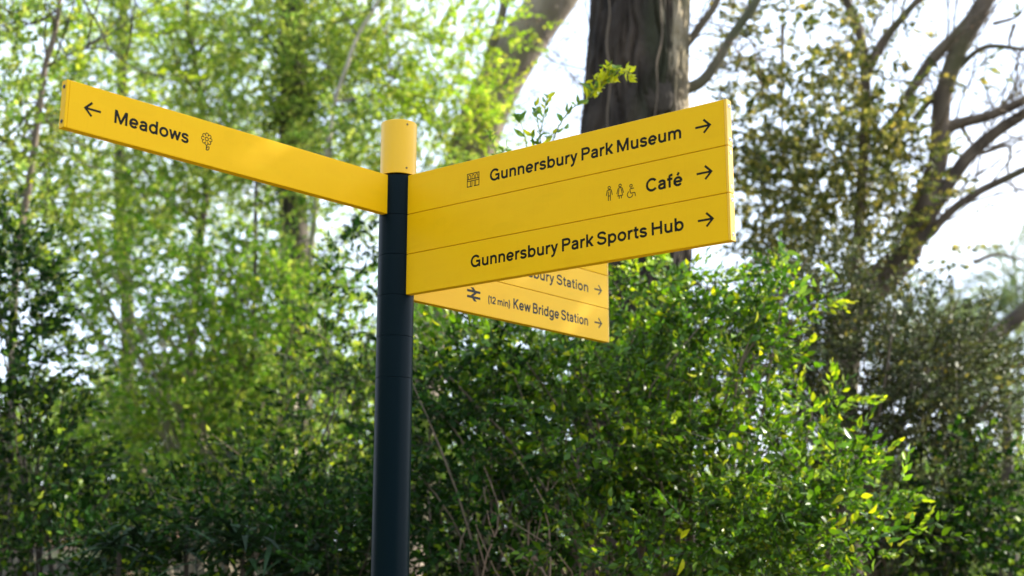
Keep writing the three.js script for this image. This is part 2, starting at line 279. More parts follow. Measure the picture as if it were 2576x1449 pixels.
// the leaning trunk left of it
{
  const dep = 14.5, base = baseAt(985, dep), t = thing('leaning_tree', base, 'thick grey-brown trunk leaning up to the right, beside the gap of open sky', 'tree');
  part('trunk', tube([base, at(1060, 900, dep), at(1150, 520, dep), at(1225, 270, dep), at(1282, 165, dep), at(1332, 80, dep), at(1395, -10, dep), at(1500, -170, dep)], [px(75, dep), px(66, dep), px(60, dep), px(57, dep), px(55, dep), px(55, dep), px(56, dep), px(48, dep)], 70, 220, barkShape(0.05, 3, 14), barkTint([0.16, 0.125, 0.1], [0.28, 0.225, 0.18], [0.15, 0.14, 0.08], 5)), barkMat, t);
  part('limb', tube(path3(dep, [1200, 330], [1222, 200], [1240, 110], [1262, 40], [1280, -60]), [0.07, 0.055, 0.04], 8, 40, barkShape(0.08, 3, 1), barkTint([0.12, 0.09, 0.07], [0.22, 0.17, 0.13], [0.14, 0.13, 0.08], 2)), barkMat, t);
  twigs(t, [[[1270, 180], [1350, 240], [1440, 300]], [[1260, 260], [1360, 330], [1440, 420]], [[1330, 90], [1400, 160], [1450, 200]]], dep, 12, [0.4, 1.2], 0.007, twigMat);
  foliage('crown', t, 'springPale', [[1160, 110, 13.6, 150, 170, 1.2, 13], [1120, 330, 13.6, 190, 130, 1.1, 26], [1220, 260, 13.2, 75, 100, 0.6, 26], [1330, 60, 13, 60, 70, 0.5, 14], [1050, 90, 14.2, 180, 150, 1.3, 12]], { thr: -0.12, freq: 1.3 });
  foliage('crown', t, 'springPale', [[1250, -260, 14, 420, 200, 2.5, 8]], { thr: -0.1 });
}
// slender trees of the left background
function slender(label, group, dep, trunkXY, radii, sides, tone, crowns, o = {}) {
  const first = trunkXY[trunkXY.length - 1], base = baseAt(first[0], dep);
  const t = thing('slender_tree', base, label, 'tree', group);
  part('trunk', tube([...trunkXY.map(([x, y]) => at(x, y, dep)), base], radii, sides, 120, barkShape(0.1, 2.4, dep * 7 % 5), barkTint(...tone, dep)), barkMat, t);
  (o.limbs ?? []).forEach((l) => part('limb', tube(path3(dep, ...l), [o.lr ?? 0.03, (o.lr ?? 0.03) * 0.6, (o.lr ?? 0.03) * 0.25], 7, 36, barkShape(0.1, 2, l[0][0])), o.limbMat ?? darkTwigMat, t));
  twigs(t, [trunkXY, ...(o.limbs ?? [])], dep, 7, [0.5, 1.4], 0.009, darkTwigMat);
  crowns.forEach(([sp, blobs, opt]) => foliage('crown', t, sp, blobs, opt));
  return t;
}
const brown = [[0.12, 0.09, 0.07], [0.24, 0.19, 0.15], [0.1, 0.11, 0.05]], palebark = [[0.3, 0.26, 0.2], [0.5, 0.45, 0.36], [0.24, 0.25, 0.14]], darkbark = [[0.05, 0.042, 0.034], [0.1, 0.085, 0.065], [0.06, 0.075, 0.03]];
slender('thin brown sapling curving up the left edge of the wood, by the meadows finger tip', null, 10.8, [[165, -150], [150, 0], [136, 90], [114, 165], [102, 250], [90, 335], [70, 480], [50, 590], [38, 700]], [0.015, 0.02, 0.022, 0.024, 0.026, 0.028, 0.03, 0.032, 0.036], 12, brown,
  [['spring', [[60, 260, 11.2, 170, 260, 1.4, 26], [60, 480, 11, 130, 160, 1, 30]], { thr: -0.2, freq: 2.0 }], ['springPale', [[230, 140, 11.6, 170, 170, 1.2, 12]], { thr: -0.12, freq: 2.0 }]],
  { limbs: [[[122, 165], [190, 130], [260, 120], [330, 150]], [[150, 20], [80, 60], [20, 40], [-40, 60]], [[104, 250], [60, 300], [30, 380]]], lr: 0.012 });
slender('ivy-clad dark trunk rising behind the middle of the meadows finger', null, 15, [[734, -200], [735, 0], [738, 200], [737, 420], [740, 620], [744, 900]], [0.12, 0.14, 0.15, 0.16, 0.17, 0.2], 24, darkbark,
  [['ivyDark', [[735, 60, 15, 46, 130, 0.25, 130], [735, 260, 15, 48, 150, 0.28, 130], [740, 480, 15, 46, 160, 0.25, 140]], {}], ['spring', [[700, 120, 14.4, 190, 190, 1.3, 22], [860, 250, 14.6, 170, 180, 1.3, 26], [640, 380, 14.4, 210, 110, 1.2, 18], [900, 60, 15, 180, 140, 1.2, 16]], { thr: -0.22, freq: 2.2 }]],
  { limbs: [[[742, 300], [800, 210], [880, 160], [960, 60]], [[736, 200], [690, 120], [650, 40], [640, -60]]], lr: 0.03 });
slender('pale slender stem leaning right, showing below the meadows finger beside the post', null, 13, [[1010, -90], [936, 30], [898, 94], [872, 168], [842, 255], [835, 307], [815, 420], [797, 500], [783, 620], [757, 830], [742, 930]], [0.014, 0.016, 0.018, 0.02, 0.022, 0.024, 0.026, 0.028, 0.032, 0.036, 0.04], 12, palebark,
  [['spring', [[1000, 400, 12.6, 200, 120, 1, 26], [860, 470, 12.8, 150, 110, 1, 20], [800, 600, 13, 160, 90, 1, 20]], { thr: -0.04, freq: 1.3 }]], { limbs: [[[784, 600], [700, 640], [690, 690]], [[842, 255], [930, 240], [1010, 190]]], lr: 0.014, limbMat: paleTwigMat });
slender('dark straight stem with a low fork, in the thicket left of the post', null, 12, [[650, 380], [645, 450], [642, 650], [636, 850], [634, 960], [640, 1250]], [0.012, 0.016, 0.02, 0.026, 0.032, 0.04], 12, darkbark,
  [['hazel', [[520, 600, 12.4, 220, 110, 1, 22], [700, 700, 12.4, 170, 120, 1, 26]], { thr: -0.03, freq: 1.3 }]], { limbs: [[[636, 1000], [600, 880], [560, 760]], [[636, 1010], [668, 930], [720, 860]], [[640, 1060], [590, 990], [540, 940]]], lr: 0.022 });
slender('loose-crowned young tree with dark twiggy limbs above the meadows finger', null, 15.5, [[480, -160], [470, 0], [484, 120], [505, 240], [520, 420], [500, 650], [480, 900]], [0.02, 0.025, 0.03, 0.036, 0.045, 0.06, 0.08], 14, darkbark,
  [['spring', [[420, 90, 15.5, 200, 150, 1.6, 13], [360, 260, 15, 210, 110, 1.4, 12], [560, 230, 15.5, 150, 160, 1.3, 15], [300, 470, 15, 230, 130, 1.4, 13], [480, 520, 15.6, 230, 130, 1.3, 15]], { thr: -0.18, freq: 2.0 }], ['springPale', [[520, 40, 15.4, 220, 130, 1.5, 10], [330, 40, 14.8, 200, 110, 1.4, 10], [240, 620, 14.6, 180, 120, 1.3, 16]], { thr: -0.12, freq: 2.0 }]],
  { limbs: [[[500, 240], [450, 170], [430, 90], [400, 0]], [[490, 140], [540, 80], [560, 20]], [[515, 380], [440, 320], [340, 280], [260, 300]], [[512, 560], [420, 500], [360, 430]]], lr: 0.028 });

slender('faint farther tree whose fine pale foliage closes the gaps above the meadows finger', null, 19, [[300, -200], [310, 100], [300, 400], [320, 800]], [0.05, 0.07, 0.09, 0.11], 12, darkbark,
  [['springPale', [[200, 150, 19, 330, 260, 1.4, 5], [650, 120, 19, 330, 240, 1.4, 5.5], [1030, 150, 18.5, 230, 230, 1.2, 6], [180, 520, 19, 300, 180, 1.4, 5], [650, 480, 19, 330, 190, 1.4, 8]], { thr: -0.4, freq: 1.8, scale: [0.9, 1.3] }]], { limbs: [[[305, 500], [450, 300], [600, 150]], [[305, 600], [600, 450], [850, 330]]], lr: 0.04 });

// ------------------------------------------------------------------ the spreading ivy-grown tree on the right
{
  const dep = 12.6, base = baseAt(2120, dep), P = (...xy) => path3(dep, ...xy), R = (w) => px(w, dep) / 2;
  const t = thing('spreading_tree', base, 'spreading tree with dark crooked limbs and olive ivy, right of the three-row finger', 'tree');
  const tint = barkTint([0.06, 0.045, 0.034], [0.17, 0.13, 0.095], [0.1, 0.1, 0.04], 12);
  const limb = (xy, w, name = 'limb') => part(name, tube(P(...xy.map(([x, y], i) => [x + (i ? rr(-9, 9) : 0), y + (i ? rr(-9, 9) : 0)])), w.map((v) => R(v * 0.74)), 16, 110, barkShape(0.2, 2.2, xy[0][0]), tint), barkMat, t);
  part('trunk', tube([base, at(2110, 1000, dep), at(2150, 780, dep), at(2230, 690, dep), at(2285, 635, dep)], [R(110), R(92), R(84), R(76), R(70)], 24, 120, barkShape(0.08, 3, 2), tint), barkMat, t);
  limb([[2285, 640], [2320, 520], [2355, 400], [2380, 250], [2420, 110], [2455, 50], [2520, -60]], [76, 64, 60, 56, 56, 60, 50]);
  limb([[2240, 330], [2290, 240], [2345, 150], [2400, 80], [2450, 30], [2500, -40]], [20, 28, 32, 36, 34, 30]);
  limb([[2350, 330], [2420, 315], [2500, 282], [2600, 240], [2700, 190]], [44, 36, 32, 30, 24]);
  limb([[2295, 620], [2380, 470], [2440, 390], [2510, 330], [2620, 250]], [50, 42, 40, 36, 30]);
  limb([[2270, 660], [2400, 530], [2460, 490], [2540, 450], [2680, 380]], [30, 26, 24, 22, 18]);
  limb([[2200, 1010], [2340, 930], [2440, 880], [2520, 826], [2600, 762], [2700, 670]], [60, 56, 52, 48, 46, 40]);
  limb([[2300, 300], [2390, 190], [2480, 120], [2576, 130]], [20, 20, 16, 12]);
  limb([[2150, 790], [2160, 500], [2170, 250], [2155, 90], [2120, -40]], [40, 36, 32, 28, 24]);
  limb([[2170, 220], [2215, 110], [2280, 40], [2340, -40]], [30, 26, 22, 18]);
  for (const v of [[[2420, 320], [2450, 370], [2470, 400]], [[2470, 385], [2540, 370], [2535, 430], [2560, 490]], [[2450, 660], [2510, 640], [2576, 655]], [[2500, 60], [2560, 40], [2580, 10]], [[2552, 60], [2540, 110], [2576, 150]], [[1968, 60], [1968, 250], [1966, 440]], [[1990, 640], [2040, 540], [2120, 500]]])
    part('twig', tube(P(...v), [R(11), R(7), R(4)], 7, 40, (a, s) => 1 + 0.35 * fbm(s * 5, a, 2, 2)), twigMat, t);
  foliage('crown', t, 'ivy', [[1990, 120, 12.4, 170, 160, 1.3, 15], [2050, 330, 12.4, 210, 170, 1.3, 22], [2190, 200, 12.6, 90, 230, 0.7, 22], [2130, 480, 12.5, 230, 160, 1.2, 28], [1950, 500, 12.4, 130, 170, 1.1, 30], [2260, 430, 12.6, 130, 110, 0.8, 16], [1870, 330, 12.4, 90, 200, 0.8, 14],
    [2280, 640, 12.6, 100, 70, 0.5, 20], [2380, 560, 12.6, 110, 60, 0.5, 9], [2440, 200, 12.6, 80, 40, 0.4, 18], [2370, 180, 12.6, 26, 90, 0.3, 30], [2400, 640, 12.6, 110, 26, 0.4, 10], [2080, 640, 12.4, 190, 100, 0.9, 30]], { thr: -0.4, freq: 2.4 });
  foliage('crown', t, 'bare', [[1900, 60, 12.2, 150, 110, 0.9, 18], [2280, 120, 12.6, 140, 130, 0.8, 10], [2050, 100, 12.4, 200, 120, 0.9, 10]], { thr: -0.3, freq: 1.6 });
  foliage('crown', t, 'ivy', [[2150, -200, 12.6, 420, 150, 1.8, 8], [2700, 100, 12.6, 160, 160, 1.2, 6]], { thr: 0 });
  twigs(t, [[[2320, 520], [2380, 250], [2455, 50]], [[2350, 330], [2500, 282], [2600, 240]], [[2295, 620], [2440, 390], [2620, 250]], [[2270, 660], [2460, 490], [2680, 380]], [[2150, 790], [2170, 250], [2120, -40]], [[2240, 330], [2400, 80], [2500, -40]], [[2170, 220], [2280, 40], [2340, -40]]], dep, 15, [0.5, 1.3], 0.011);
}
// unseen tree at right, crown set across the sun to shade the sign
{
  const base = V(9.0, 0, -1.3); base.y = ground(base.x, base.z);
  const t = thing('shading_tree', base, 'broad tree out of view at the right, crown shaped to shade the sign', 'tree');
  part('trunk', tube([base, V(8.9, 2.2, -1.4), V(8.5, 4.6, -1.5), V(7.6, 7.4, -1.7)], [0.24, 0.2, 0.15, 0.08], 20, 60, barkShape(0.08, 3, 8), barkTint(...brown, 2)), barkMat, t);
  const gaps = [[V(0.05, 3.3, 0), 0.2], [V(1.06, 2.8, 0.9), 0.3], [V(0.5, 3.75, -1.5), 0.34]];       // openings carved on the sun line to light cap, end plates and shoots
  const { v, mat } = S.spring, N = 3000, im = new THREE.InstancedMesh(v[0], mat, N), q = new THREE.Quaternion(); im.name = numbered('crown'); im.userData.kind = 'stuff'; let k = 0;
  while (k < N) { const u = V(gauss(), gauss(), gauss()).normalize().multiplyScalar(pow(rnd(), 0.4)), p = V(7.5 + u.x * 2.2, 7.8 + u.y * 1.7, -1.75 + u.z * 2.0); if (fbm(p.x * 1.1, p.y * 1.1, p.z * 1.1, 2) < -0.12 || gaps.some(([g, r]) => V().crossVectors(p.clone().sub(g), SUN).length() < r)) continue; q.setFromEuler(new THREE.Euler(rnd() * 6, rnd() * 6, rnd() * 6)); im.setMatrixAt(k, new THREE.Matrix4().compose(p.sub(base), q, V(1.1, 1.1, 1.1))); im.setColorAt(k, new THREE.Color(1, 1, 1)); k++; }
  t.add(im);
}

// ------------------------------------------------------------------ far trees on the right
{
  const dep = 36, base = baseAt(2400, dep), t = thing('conifer', base, 'hazy pointed conifer far off, in the sky gap at the right', 'tree');
  part('trunk', tube([base, at(2400, 1000, dep), at(2398, 690, dep)], [0.22, 0.14, 0.03], 10, 30), darkTwigMat, t);
  const b = []; for (let i = 0; i < 9; i++) b.push([2400 + (i % 2 ? 8 : -8), 690 + i * 34, dep, 14 + i * 11, 24, 0.25 + i * 0.12, 24]);
  foliage('crown', t, 'conifer', b, { scale: [1, 1.8], droop: 0.5 });
}
[['pale leafy tree far off at the right edge, below the bent twig', 2560, 38, [[2560, 720, 38, 75, 120, 1.6, 10], [2520, 830, 38, 90, 90, 1.5, 10], [2600, 850, 38, 120, 140, 2, 10]], 'pale'],
  ['grey-green far tree left of the conifer, low in the sky gap', 2330, 33, [[2320, 800, 33, 80, 90, 1.4, 12], [2350, 900, 33, 120, 110, 1.6, 12]], 'pale'],
  ['pale green bush-like tree at the right edge behind the dark evergreen', 2520, 15, [[2530, 930, 15, 90, 120, 0.8, 34], [2540, 1100, 15, 110, 160, 0.9, 40], [2520, 1300, 15, 140, 160, 1, 40], [2440, 860, 15.5, 60, 70, 0.6, 24]], 'pale'],
].forEach(([label, x, dep, blobs, sp]) => {
  const base = baseAt(x, dep), t = thing('far_tree', base, label, 'tree'); const top = at(blobs[0][0], blobs[0][1], dep);
  part('trunk', tube([base, base.clone().lerp(top, 0.5), top], [0.16, 0.1, 0.03], 10, 30), darkTwigMat, t);
  foliage('crown', t, sp, blobs, { scale: dep > 20 ? [1.4, 2.2] : [0.8, 1.2], thr: -0.1, freq: 1.2 });
});

// ------------------------------------------------------------------ the wood all round: masses in which no single tree can be told
function wood(name, label, species, n, place, scale) {
  const { v, mat } = S[species], g = thing(name, V(0, 0, 0), label, 'woodland'); delete g.userData.category; g.userData.kind = 'stuff';
  const q = new THREE.Quaternion(), lists = v.map(() => []);
  for (let i = 0; i < n; i++) {
    const p = place(); if (!p) continue; p.y += ground(p.x, p.z);
    q.setFromEuler(new THREE.Euler(rr(-0.9, 0.9), rnd() * 6.28, rr(-0.9, 0.9))); const k = rr(0.75, 1.15), s = rr(...scale), w = rr(-0.12, 0.12);
    lists[floor(rnd() * v.length)].push([new THREE.Matrix4().compose(p, q.clone(), V(s, s, s)), [k * (1 + w), k, k * (1 - w)]]);
  }
  lists.forEach((l, k) => { const im = new THREE.InstancedMesh(v[k], mat, l.length), c = new THREE.Color(); im.name = numbered('foliage'); im.userData.kind = 'stuff'; l.forEach(([m, t], i) => { im.setMatrixAt(i, m); im.setColorAt(i, c.setRGB(...t)); }); im.castShadow = im.receiveShadow = true; g.add(im); });
}
wood('undergrowth', 'blurred green undergrowth closing the wood behind the hazel thicket', 'hazel', 9000, () => { const a = rr(-0.42, 0.42), d = rr(17, 24), x = 0.24 + sin(a) * d, z = 4.6 - cos(a) * d, top = 2.0 + 0.5 * (d - 17) * 0.3 + 1.6 * fbm(x * 0.35, 1, z * 0.35, 3); const y = rnd() * top; return V(x, y, z); }, [1.1, 1.7]);
wood('woodland', 'woodland standing along the path opposite the post', 'spring', 26000, () => { const a = rr(-2.5, 0.55), d = rr(13, 20), x = cos(a) * -d, z = 4 - sin(a) * d, top = 6 + 3 * fbm(x * 0.15, 4, z * 0.15, 3); const y = 0.2 + pow(rnd(), 0.8) * top; if (z < -4) return null; return fbm(x * 0.3, y * 0.3, z * 0.3, 2) > -0.25 ? V(x, y, z) : null; }, [2.2, 3.2]);

// ------------------------------------------------------------------ shrubs
function shrub(name, label, x, dep, sp, blobs, opt = {}, nst = 16, r0 = 0.014, mat = twigMat, more = []) {
  const base = baseAt(x, dep), t = thing(name, base, label, 'shrub');
  stems(t, base, blobs, nst, r0, mat); foliage('foliage', t, sp, blobs, sp === 'hazel' ? { light: [0.9, 1.45], ...opt } : opt); more.forEach(([s, b, o]) => foliage('foliage', t, s, b, o)); return t;
}
shrub('evergreen_bush', 'dark olive evergreen bush with glinting small leaves, right of the bright laurel', 2230, 9.6, 'holly', [[2210, 950, 9.8, 240, 210, 0.9, 75], [2050, 830, 9.7, 150, 150, 0.7, 75], [2370, 1000, 9.9, 150, 190, 0.8, 75], [2130, 720, 10, 150, 110, 0.6, 60], [2330, 820, 9.9, 120, 100, 0.5, 50], [2250, 1250, 9.4, 260, 200, 0.9, 60], [1900, 800, 10, 160, 130, 0.6, 60], [1900, 1000, 9.4, 190, 190, 0.5, 75], [1760, 900, 10, 160, 160, 0.5, 60], [2460, 960, 10, 110, 170, 0.6, 60]], { thr: -0.3, freq: 1.6 }, 40, 0.016, twigMat);
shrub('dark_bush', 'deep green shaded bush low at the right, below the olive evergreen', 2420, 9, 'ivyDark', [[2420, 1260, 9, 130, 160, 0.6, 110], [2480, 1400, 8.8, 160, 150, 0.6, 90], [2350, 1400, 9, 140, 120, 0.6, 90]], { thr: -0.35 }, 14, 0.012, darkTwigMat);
shrub('hazel_thicket', 'sunlit olive hazel thicket in the middle distance, left of the post', 560, 12, 'hazel', [[620, 800, 12, 230, 130, 1, 44], [430, 900, 12.2, 180, 170, 0.9, 40], [700, 960, 11.8, 230, 150, 0.9, 50], [480, 1080, 11.8, 260, 130, 0.9, 60], [800, 820, 12, 160, 140, 0.9, 44], [300, 760, 12.6, 160, 110, 0.9, 18], [560, 1180, 11.4, 260, 60, 0.8, 40], [240, 950, 12.8, 150, 150, 0.8, 22], [200, 700, 12.6, 160, 120, 0.8, 22], [420, 700, 12.6, 190, 100, 0.9, 34]], { thr: -0.14, freq: 1.4 }, 70, 0.019, paleTwigMat);
shrub('left_shrub', 'green shrub filling the left edge below the brown sapling, shade put into its leaf tints', 60, 9, 'mid', [[10, 700, 9.2, 120, 190, 0.8, 60], [60, 950, 9, 150, 170, 0.8, 70], [60, 1180, 8.6, 190, 170, 0.8, 80], [120, 1380, 8.2, 260, 130, 0.8, 60]], { thr: -0.16, freq: 1.5 }, 24, 0.014, darkTwigMat, [['ivyDark', [[10, 820, 8.6, 110, 230, 0.5, 130], [60, 1200, 8.3, 190, 170, 0.5, 80], [260, 1330, 8.2, 200, 90, 0.5, 80]], { thr: -0.12, freq: 1.5 }], ['laurelSunTip', [[20, 760, 8.8, 100, 160, 0.5, 16], [120, 1150, 8.4, 160, 150, 0.5, 12]], { thr: 0 }]]);
shrub('post_shrub', 'dark-leaved shrub close behind the left side of the post, lower leaves tinted for shade', 860, 8.6, 'mid', [[850, 880, 9, 130, 120, 0.6, 60], [840, 1040, 8.8, 190, 140, 0.6, 70], [740, 1190, 8.6, 250, 120, 0.7, 70]], { thr: -0.2, freq: 1.6 }, 26, 0.012, darkTwigMat, [['laurelShaded', [[895, 690, 8.6, 60, 70, 0.35, 130], [905, 570, 9.4, 60, 80, 0.35, 70], [860, 1260, 8.2, 230, 120, 0.7, 90], [900, 1350, 8, 200, 140, 0.7, 90]], { thr: -0.15, freq: 1.7 }], ['laurelSunTip', [[860, 620, 8.8, 70, 40, 0.3, 50]], {}]]);
shrub('shade_shrub', 'low evergreen shrub bottom left of the post, its shade put into the leaf colour', 620, 7.6, 'laurelShaded', [[700, 1300, 7.4, 300, 90, 0.5, 90], [110, 1425, 7.6, 240, 90, 0.5, 130], [1050, 1410, 7.6, 110, 90, 0.4, 130], [420, 1290, 8.6, 260, 80, 0.6, 60], [650, 1260, 8.6, 200, 80, 0.6, 60], [560, 1400, 7.6, 330, 110, 0.6, 90], [800, 1420, 7.2, 180, 120, 0.5, 90], [330, 1440, 7.4, 200, 90, 0.5, 70]], { thr: -0.25 }, 18, 0.01, darkTwigMat);
shrub('middle_shrub', 'leafy mid-green shrub seen past the right side of the post, below the far arm', 1230, 10.4, 'hazel', [[1180, 900, 10.2, 190, 130, 0.6, 46], [1380, 930, 10.4, 200, 150, 0.6, 46], [1250, 1130, 10, 300, 170, 0.7, 40], [1060, 1050, 10.4, 160, 240, 0.6, 40]], { thr: -0.25, freq: 1.8 }, 22, 0.014, twigMat);
// strap-leaved plants at the foot of the thicket
const strapMat = leafMat(0.25, 0.15, 0.35);
[[300, 1330, 7.2, 'strap-leaved dark plant at the bottom left, nearest the left edge'], [470, 1310, 7.4, 'strap-leaved plant with upright blades, second from the left edge'], [610, 1330, 7.0, 'strap-leaved plant arching over the shaded ground, third from the left edge'], [760, 1370, 7.2, 'strap-leaved dark plant nearest the foot of the post']].forEach(([x, y, dep, label]) => {
  const c = at(x, y, dep), base = V(c.x, ground(c.x, c.z) - 0.02, c.z), t = thing('strap_plant', base, label, 'plant'), crown = at(x, y + 60, dep);
  part('stem', tube([base, base.clone().lerp(crown, 0.5).add(V(0.03, 0, 0)), crown], [0.02, 0.016, 0.012], 8, 12), darkTwigMat, t);
  for (let i = 0; i < 44; i++) {
    const L = rr(0.18, 0.5), ox = gauss() * 0.14, oy = gauss() * 0.09, oz = gauss() * 0.12, g = new THREE.BufferGeometry(), pos = [], idx = [], col = [], a = rnd() * 6.28, lift = rr(0.2, 1.0), k = mixc([0.005, 0.016, 0.005], [0.022, 0.06, 0.014], rnd());  // blade colours darkened to stand for shade near the ground
    for (let s = 0; s <= 6; s++) { const u = s / 6, w = 0.016 * sin(PI * (0.12 + 0.86 * u)) + 0.001, d = L * u * cos(lift * (1 - u * 0.6)), y2 = L * u * lift * 0.9 - L * u * u * 0.55; for (const e of [-1, 0, 1]) { pos.push(crown.x + ox + cos(a) * d - sin(a) * w * e, crown.y + oy + y2 + abs(e) * w * 0.3, crown.z + oz + sin(a) * d + cos(a) * w * e); col.push(...k); } }
    for (let s = 0; s < 6; s++) for (let e = 0; e < 2; e++) { const b = s * 3 + e; idx.push(b, b + 1, b + 3, b + 1, b + 4, b + 3); }
    g.setAttribute('position', new THREE.Float32BufferAttribute(pos, 3)); g.setAttribute('color', new THREE.Float32BufferAttribute(col, 3)); g.setIndex(idx); g.computeVertexNormals(); part('leaf', g, strapMat, t);
  }
});

// the bright laurel-like shrub behind the post, with its nearest leaves as leaves of their own
{
  const D = 7.3, base = baseAt(1650, D), t = thing('laurel_shrub', base, 'large sunlit glossy shrub filling the right foreground behind the post', 'shrub');
  const dark = [[1180, 1190, 7.5, 240, 330, 0.7, 130], [1330, 1330, 7.2, 260, 200, 0.7, 100]];  // left half of the shrub, its shade carried by darker leaf tints
  const blobs = [[1500, 1060, 7.5, 320, 260, 0.8, 150], [1780, 930, 7.3, 180, 180, 0.7, 170], [1690, 790, 7.5, 200, 100, 0.5, 170], [1960, 760, 7.3, 130, 56, 0.35, 170], [1890, 1260, 7.0, 270, 230, 0.8, 170], [2130, 1350, 6.8, 170, 150, 0.6, 180], [2050, 1060, 7.1, 70, 50, 0.3, 190], [1110, 880, 7.7, 110, 110, 0.5, 150], [1320, 880, 7.6, 200, 120, 0.6, 150], [1720, 1400, 6.9, 400, 180, 0.8, 120], [1400, 1130, 7.7, 160, 200, 0.5, 90], [1960, 690, 7.3, 40, 70, 0.2, 200]];
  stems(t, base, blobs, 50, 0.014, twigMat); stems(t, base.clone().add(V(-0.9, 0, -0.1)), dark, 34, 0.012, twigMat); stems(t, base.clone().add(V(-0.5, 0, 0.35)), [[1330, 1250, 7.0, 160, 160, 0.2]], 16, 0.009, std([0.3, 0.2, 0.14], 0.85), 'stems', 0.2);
  foliage('foliage', t, 'laurelShaded', dark, { thr: -0.08, freq: 2.2 });
  foliage('foliage', t, 'laurel', blobs, { thr: -0.16, freq: 2.2, scale: [0.65, 1.4], light: [0.6, 1.3] });
  foliage('foliage', t, 'laurelSunTip', [[1830, 800, 7.4, 230, 90, 0.4, 90], [1960, 670, 7.3, 30, 50, 0.15, 300], [1700, 700, 7.5, 150, 50, 0.3, 130], [1610, 700, 7.6, 110, 44, 0.25, 170], [2050, 740, 7.3, 90, 40, 0.25, 170], [1900, 960, 7.1, 150, 90, 0.35, 90], [2060, 1020, 7.1, 110, 50, 0.25, 170], [2150, 1200, 6.8, 130, 110, 0.35, 90], [2270, 1370, 6.7, 95, 95, 0.35, 150], [1780, 1080, 6.8, 240, 170, 0.3, 40], [1950, 1150, 6.6, 230, 150, 0.3, 50], [1300, 800, 7.6, 240, 60, 0.3, 50], [1450, 900, 7.3, 250, 100, 0.3, 24]], { thr: -0.12, freq: 2.2, scale: [0.7, 1.2], light: [0.85, 1.4] });
  // the nearest leaves
  const lg = [0, 1, 2, 3].map((k) => leafGeometry(0.058 + 0.006 * k, 0.03, 0.35, 0.2 + 0.1 * k, [1, 1, 1])), lm = [[0.05, 0.13, 0.015], [0.09, 0.2, 0.02], [0.16, 0.27, 0.025], [0.62, 0.62, 0.01]].map((c) => leafMat(0.5, 0.3, 0.3, { color: new THREE.Color().setRGB(...c) }));
  const q = new THREE.Quaternion();
  for (let i = 0; i < 240; i++) {
    const b = blobs[floor(rnd() * blobs.length)], u = V(gauss(), gauss() + 0.15, abs(gauss()) + 0.6).normalize(), c = at(b[0], b[1], b[2]), p = V(c.x + u.x * px(b[3], b[2]), c.y + u.y * px(b[4], b[2]), c.z + u.z * b[5]);
    const m = new THREE.Mesh(lg[i % 4], lm[floor(pow(rnd(), 1.2) * 4)]); m.name = numbered('leaf'); m.position.copy(p.sub(base));
    q.setFromUnitVectors(V(0, 1, 0), V(gauss(), gauss() * 0.6 + 0.2, gauss() + 0.3).normalize()).multiply(new THREE.Quaternion().setFromAxisAngle(V(0, 1, 0), rnd() * 6.28)); m.quaternion.copy(q); m.castShadow = m.receiveShadow = true; t.add(m);
  }
  // long shoots that reach above the museum finger
  const shoot = (xy, dep, leaves, twig, loose = 0) => {
    const pts = xy.map(([x, y]) => at(x, y, dep)), s = part('shoot', tube(pts, [0.004, 0.003, 0.0018], 6, 40), twig, t), curve = new THREE.CatmullRomCurve3(pts);
    for (const [f, side, len, kind] of leaves) {
      const p = curve.getPoint(f), d = curve.getTangent(f), m = new THREE.Mesh(lg[floor(rnd() * 4)], lm[kind]); m.name = numbered('leaf');
      const out = V(side * rr(0.2, 1), rr(-0.5, 0.8), rr(-0.9, 0.9)).addScaledVector(d, 0.6).normalize();
      m.quaternion.setFromUnitVectors(V(0, 1, 0), out).multiply(new THREE.Quaternion().setFromAxisAngle(V(0, 1, 0), rnd() * 6.28)); m.position.copy(p).add(V(gauss() * loose, gauss() * loose, gauss() * loose)); m.scale.setScalar(len); m.castShadow = m.receiveShadow = true; s.add(m);
    }
  };
  const along = (n, kinds, len, f0 = 0.25) => Array.from({ length: n }, (_, i) => [f0 + (1 - f0) * (i + rnd() * 0.6) / n, i % 2 ? 1 : -1, rr(0.7, 1.2) * len, kinds[floor(rnd() * kinds.length)]]);
  const d1 = 6.3, green = std([0.2, 0.24, 0.06], 0.7);
  shoot([[1300, 520], [1340, 420], [1360, 330], [1372, 270], [1378, 238]], d1, along(22, [1, 2, 2, 3], 0.8, 0.2), green);
  shoot([[1310, 560], [1330, 450], [1325, 370], [1310, 310], [1296, 290]], d1, along(10, [1, 1, 2], 0.8, 0.3), green);
  shoot([[1340, 520], [1375, 400], [1410, 310], [1440, 272], [1470, 255], [1490, 235], [1510, 212], [1545, 195]], d1, [...along(20, [1, 2, 2, 3], 0.95, 0.3), ...along(14, [3, 3, 2], 0.85, 0.6)], green);
  shoot([[1484, 243], [1500, 214], [1530, 190], [1560, 178], [1586, 186]], d1, along(64, [3, 3, 3, 2], 0.68, 0.02), green, 0.03);
  shoot([[1500, 214], [1520, 200], [1535, 182], [1540, 168]], d1, along(34, [3, 3, 3, 2], 0.66, 0.05), green, 0.025);
  shoot([[1345, 480], [1362, 380], [1352, 300], [1348, 262]], d1, along(20, [1, 2, 2, 3], 0.62, 0.25), green);
  shoot([[1330, 500], [1350, 400], [1388, 340], [1420, 322]], d1, along(16, [1, 2, 2, 3], 0.75, 0.3), green);
  shoot([[1320, 520], [1330, 430], [1345, 372], [1336, 335]], d1, along(14, [1, 2, 2, 3], 0.7, 0.3), green);
  shoot([[1230, 560], [1245, 440], [1250, 390], [1235, 350], [1222, 325]], d1, along(10, [2, 3, 2], 0.85, 0.3), green);
  shoot([[1248, 430], [1262, 385], [1280, 368]], d1, along(5, [2, 2], 0.8, 0.2), green);
}

